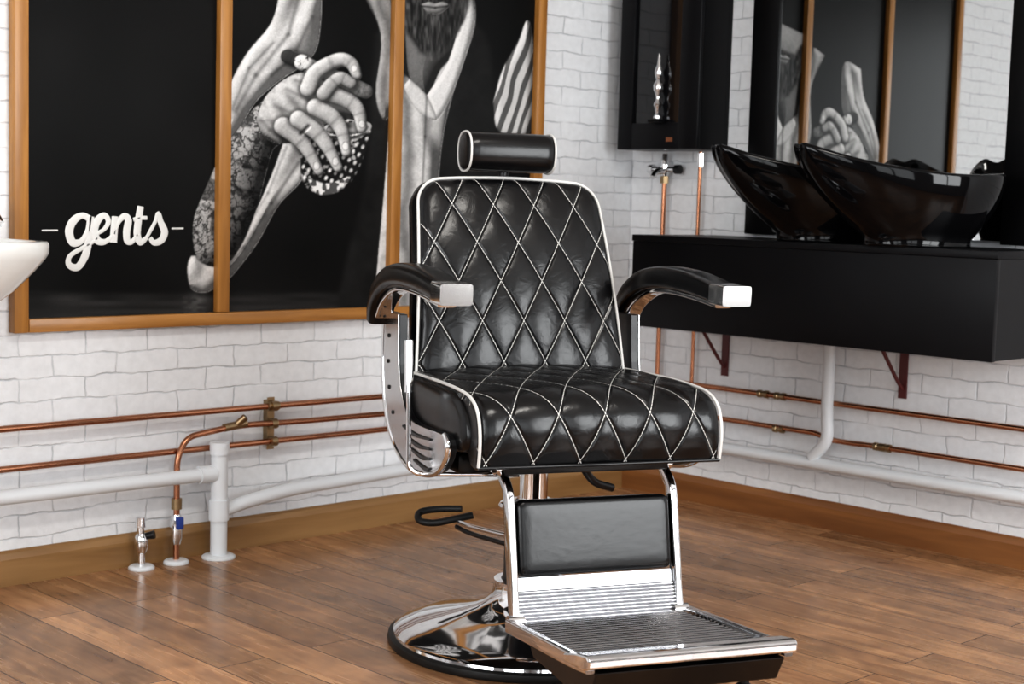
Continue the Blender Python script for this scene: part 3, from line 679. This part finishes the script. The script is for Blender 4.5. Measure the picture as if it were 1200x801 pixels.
for s in (-1,1):
    sd_='r' if s<0 else 'l';U=s*.320
    sect_sweep('armrest_pad_'+sd_,[(.39,.850),(.32,.861),(.22,.871),(.10,.872),(.0,.858),(-.08,.825),(-.125,.785),(-.14,.75)],[.066,.07,.072,.072,.07,.066,.058,.05],[.044,.048,.052,.054,.054,.05,.044,.04],U,M_leather)
    sect_sweep('armrest_chrome_cap_'+sd_,[(.375,.852),(.41,.851),(.440,.850)],[.070,.072,.070],[.046,.047,.045],U,M_cap,4,.22,40)
    sect_sweep('armrest_under_strip_'+sd_,[(.38,.826),(.25,.838),(.12,.842),(.03,.832),(-.05,.80),(-.09,.765)],[.04]*6,[.012]*6,U,M_chrome,6,.4)
    prism('side_plate_core_'+sd_,PLc,lambda a,b,h:L(s*h,a,b),.283,.303,M_blackmetal,CH,.002)
    prism('side_plate_chrome_'+sd_,[(a,b) for a,b in PLc],lambda a,b,h:L(s*h,a,b),.3035,.3065,M_satin,CH,.001)
    tube('side_plate_rim_'+sd_,[L(s*.303,a,b) for a,b in crom(PL[:12],5)],.0075,M_chrome,CH,seg=10)
    for k in range(4):
        w0=.055+.03*k;z=.530-.021*k
        sect_sweep('side_slot_%s%d'%(sd_,k),[(w0-.005,z-.004),(w0+.08,z-.010),(w0+.20-.03*k,z-.004)],[.005]*3,[.007,.010,.005],s*.3082,M_blackmetal,5,.8,10)
    for k,(w,z) in enumerate([(-.085,.72),(-.087,.66),(-.075,.60),(-.04,.545)]):
        lathe('rivet_%s%d'%(sd_,k),[(.005,0),(.0045,s*.003),(.001,s*.004)],L(s*.3065,w,z),M_blackmetal,CH,14,axis=0)
tube('recline_lever',bend([L(-.335,.17,.71),L(-.335,.185,.458),L(-.32,.20,.442),L(-.10,.25,.442)],.03,6),.0055,M_chrome,CH,seg=10)
tube('recline_lever_grip',[L(-.335,.168,.733),L(-.335,.177,.62)],[.010,.0105,.010],M_chrome,CH,seg=14)
tube('support_tube',[L(.12,.03,.47),L(.155,.0,.42),L(.205,-.03,.365),L(.265,-.05,.342)],.010,M_blackmetal,CH,smooth=6)
tube('pedal_arm_a',[L(0,0,.24),L(-.04,-.2,.225),L(-.05,-.30,.22)],.006,M_chrome,CH,smooth=4)
tube('pedal_arm_b',[L(.0,-.02,.215),L(-.04,-.22,.205),L(-.05,-.31,.205)],.006,M_blackmetal,CH,smooth=4)
tube('pedal_loop',[L(-.01,-.30,.235),L(-.055,-.31,.225),L(-.105,-.33,.213),L(-.135,-.36,.215),L(-.12,-.40,.228),L(-.07,-.39,.236),L(-.02,-.36,.24)],.009,M_rubber,CH,smooth=5)
for s in (-1,1):
    sd_='r' if s<0 else 'l'
    path=[(.375,.485),(.385,.465),(.415,.44),(.425,.41),(.435,.36),(.452,.28),(.466,.215),(.480,.175)]
    sect_sweep('footrest_strut_'+sd_,path,[.018]*8,[.028,.026,.028,.034,.036,.034,.032,.028],s*.188,M_chrome,6,.5,18)
    tube('strut_hinge_'+sd_,[L(s*.172,.375,.482),L(s*.205,.375,.482)],.016,M_chrome,CH,seg=20)
    tube('strut_pivot_'+sd_,[L(s*.172,.484,.180),L(s*.206,.484,.180)],.014,M_chrome,CH,seg=20)
def cpad(name,hw,z0,z1,w0,w1,th,mat):
    V=[];F=[];out=[];r=.016
    for cx_,cy_,a0 in ((hw-r,r,-90),(hw-r,(z1-z0)-r,0),(-hw+r,(z1-z0)-r,90),(-hw+r,r,180)):
        for k in range(9):
            a=math.radians(a0+90*k/8);out.append((cx_+r*math.cos(a),cy_+r*math.sin(a)))
    lv=[(1,-th),(1,-.006),(.994,.002),(.98,.008),(.95,.012),(.9,.0145),(.82,.0155),(.6,.0158),(.3,.016),(.01,.016)]
    c=np.array([0,(z1-z0)/2]);n=len(out)
    ln=math.hypot(w1-w0,z1-z0);dw,dz=(w1-w0)/ln,(z1-z0)/ln
    for s,h in lv:
        for q in out:
            a=q[0]-np.sign(q[0])*(1-s)*(c[1]) if s>.5 else q[0]*s*.7;b=c[1]+(q[1]-c[1])*s
            V.append(L(a,w0+dw*b+dz*h,z0+dz*b-dw*h))
    for i in range(len(lv)-1):
        for k in range(n):F.append((i*n+k,i*n+(k+1)%n,(i+1)*n+(k+1)%n,(i+1)*n+k))
    F.append(tuple(range(n)));F.append(tuple((len(lv)-1)*n+k for k in range(n)))
    fixn(mesh(name,V,F,mat,CH))
cpad('calf_pad',.176,.266,.425,.455,.425,.03,M_leather)
def ribplate(name,hw0,hw1,p0,p1,nr,amp,mat,flat0=.0,th=.006):
    V=[];F=[];m=nr*8;p0=np.array(p0);p1=np.array(p1);d=p1-p0;l=np.linalg.norm(d);t=d/l;nn=np.array([-t[1],t[0]])
    if nn[1]<0 : nn=-nn
    for i in range(m+1):
        f=i/m;hh=hw0+(hw1-hw0)*f;h=amp*abs(math.sin(pi*max(0,(f-flat0))/(1-flat0)*nr))**.7 if f>flat0 else 0
        q=p0+d*f+nn*h;V+=[L(-hh,*q),L(hh,*q)]
    for i in range(m+1):
        f=i/m;hh=hw0+(hw1-hw0)*f;q=p0+d*f-nn*th;V+=[L(-hh,*q),L(hh,*q)]
    o=(m+1)*2
    for i in range(m):
        a=i*2;F.append((a,a+1,a+3,a+2));F.append((o+a,o+a+2,o+a+3,o+a+1));F.append((a,a+2,o+a+2,o+a));F.append((a+1,o+a+1,o+a+3,a+3))
    F.append((0,o,o+1,1));F.append((2*m,2*m+1,o+2*m+1,o+2*m))
    x=mesh(name,V,F,mat,CH,True);fixn(x);x.data.set_sharp_from_angle(angle=math.radians(60));return x
ribplate('kick_plate_upper',.176,.178,(.458,.264),(.463,.238),1,0,M_ribs)
ribplate('kick_plate_ribbed',.178,.18,(.463,.238),(.486,.176),9,.004,M_ribs)
ribplate('foot_plate_ribbed',.185,.200,(.49,.176),(.80,.200),17,.006,M_ribs)
sect_sweep('foot_plate_frame_r',[(.49,.174),(.65,.188),(.82,.202),(.90,.212)],[.018]*4,[.028]*4,-.205,M_chrome,5,.35)
sect_sweep('foot_plate_frame_l',[(.49,.174),(.65,.188),(.82,.202),(.90,.212)],[.018]*4,[.028]*4,.205,M_chrome,5,.35)
prism('foot_plate_nose',[(.80,.196),(.895,.202),(.915,.210),(.917,.228),(.905,.234),(.86,.226),(.80,.210)],lambda a,b,h:L(h,a,b),-.216,.216,M_chrome,CH,.004)
prism('foot_plate_pad',[(.56,.172),(.60,.140),(.80,.132),(.88,.150),(.908,.200),(.80,.194),(.56,.179)],lambda a,b,h:L(h,a,b),-.195,.195,M_leather,CH,.012)
for s in (-1,1):
    lathe('foot_plate_stub_%s'%('r' if s<0 else 'l'),[(.010,.145),(.010,.12),(.016,.115),(.017,.095),(.012,.09)],L(s*.17,.80,0),M_chrome if s<0 else M_rubber,CH,20)
# ---------------------------------------------------------------- light
def area(name,loc,rot,sx,sy,pw_,col):
    l=bpy.data.lights.new(name,'AREA');l.shape='RECTANGLE';l.size=sx;l.size_y=sy;l.energy=pw_;l.color=col
    o=bpy.data.objects.new(name,l);o.location=loc;o.rotation_euler=rot;COL.objects.link(o)
area('window_daylight_front_a',(RX+.02-.16,-4.05,1.5),(0,math.radians(-90),0),1.8,1.7,26,(.97,.99,1))
area('window_daylight_front_b',(RX+.02-.16,-1.75,1.5),(0,math.radians(-90),0),1.8,1.7,70,(.97,.99,1))
area('window_daylight_side_a',(-4.1,RY-.14,1.5),(math.radians(90),0,0),2.0,1.8,26,(.97,.99,1))
area('window_daylight_side_b',(-1.55,RY-.14,1.5),(math.radians(90),0,0),1.9,1.8,120,(.97,.99,1))
p=empty('ceiling_fill')  # added fill lamp standing in for ceiling bounce, not a known fixture
box('fill_housing',(-3.1,-2.6,RH-.05),(-1.9,-2.3,RH-.001),M_plain,p,.01)  # invented housing for the added fill
area('ceiling_fill_lamp',(-2.5,-2.45,RH-.055),(0,0,0),1.15,.27,30,(1,.96,.90))  # added soft fill from above, in place of bounced light
w=bpy.data.worlds.new('sky');sc.world=w;w.use_nodes=True;nt=w.node_tree;bg=nt.nodes['Background']
bg.inputs[0].default_value=(.88,.94,1,1);bg.inputs[1].default_value=.9
# ---------------------------------------------------------------- camera
cam=bpy.data.cameras.new('camera');co=bpy.data.objects.new('camera',cam);COL.objects.link(co)
cam.sensor_width=36;cam.sensor_fit='HORIZONTAL';cam.lens=36*CF/1200;cam.clip_start=.05
Mx=Matrix(((Rv[0],Uv[0],-Dv[0],CP[0]),(Rv[1],Uv[1],-Dv[1],CP[1]),(Rv[2],Uv[2],-Dv[2],CP[2]),(0,0,0,1)))
co.matrix_world=Mx
cam.dof.use_dof=True;cam.dof.focus_distance=3.35;cam.dof.aperture_fstop=5.6
sc.camera=co
vs=sc.view_settings
try: vs.view_transform='Standard'
except Exception: pass
for lk in ('Medium High Contrast','High Contrast','None'):
    try: vs.look=lk;break
    except Exception: pass
vs.exposure=.08
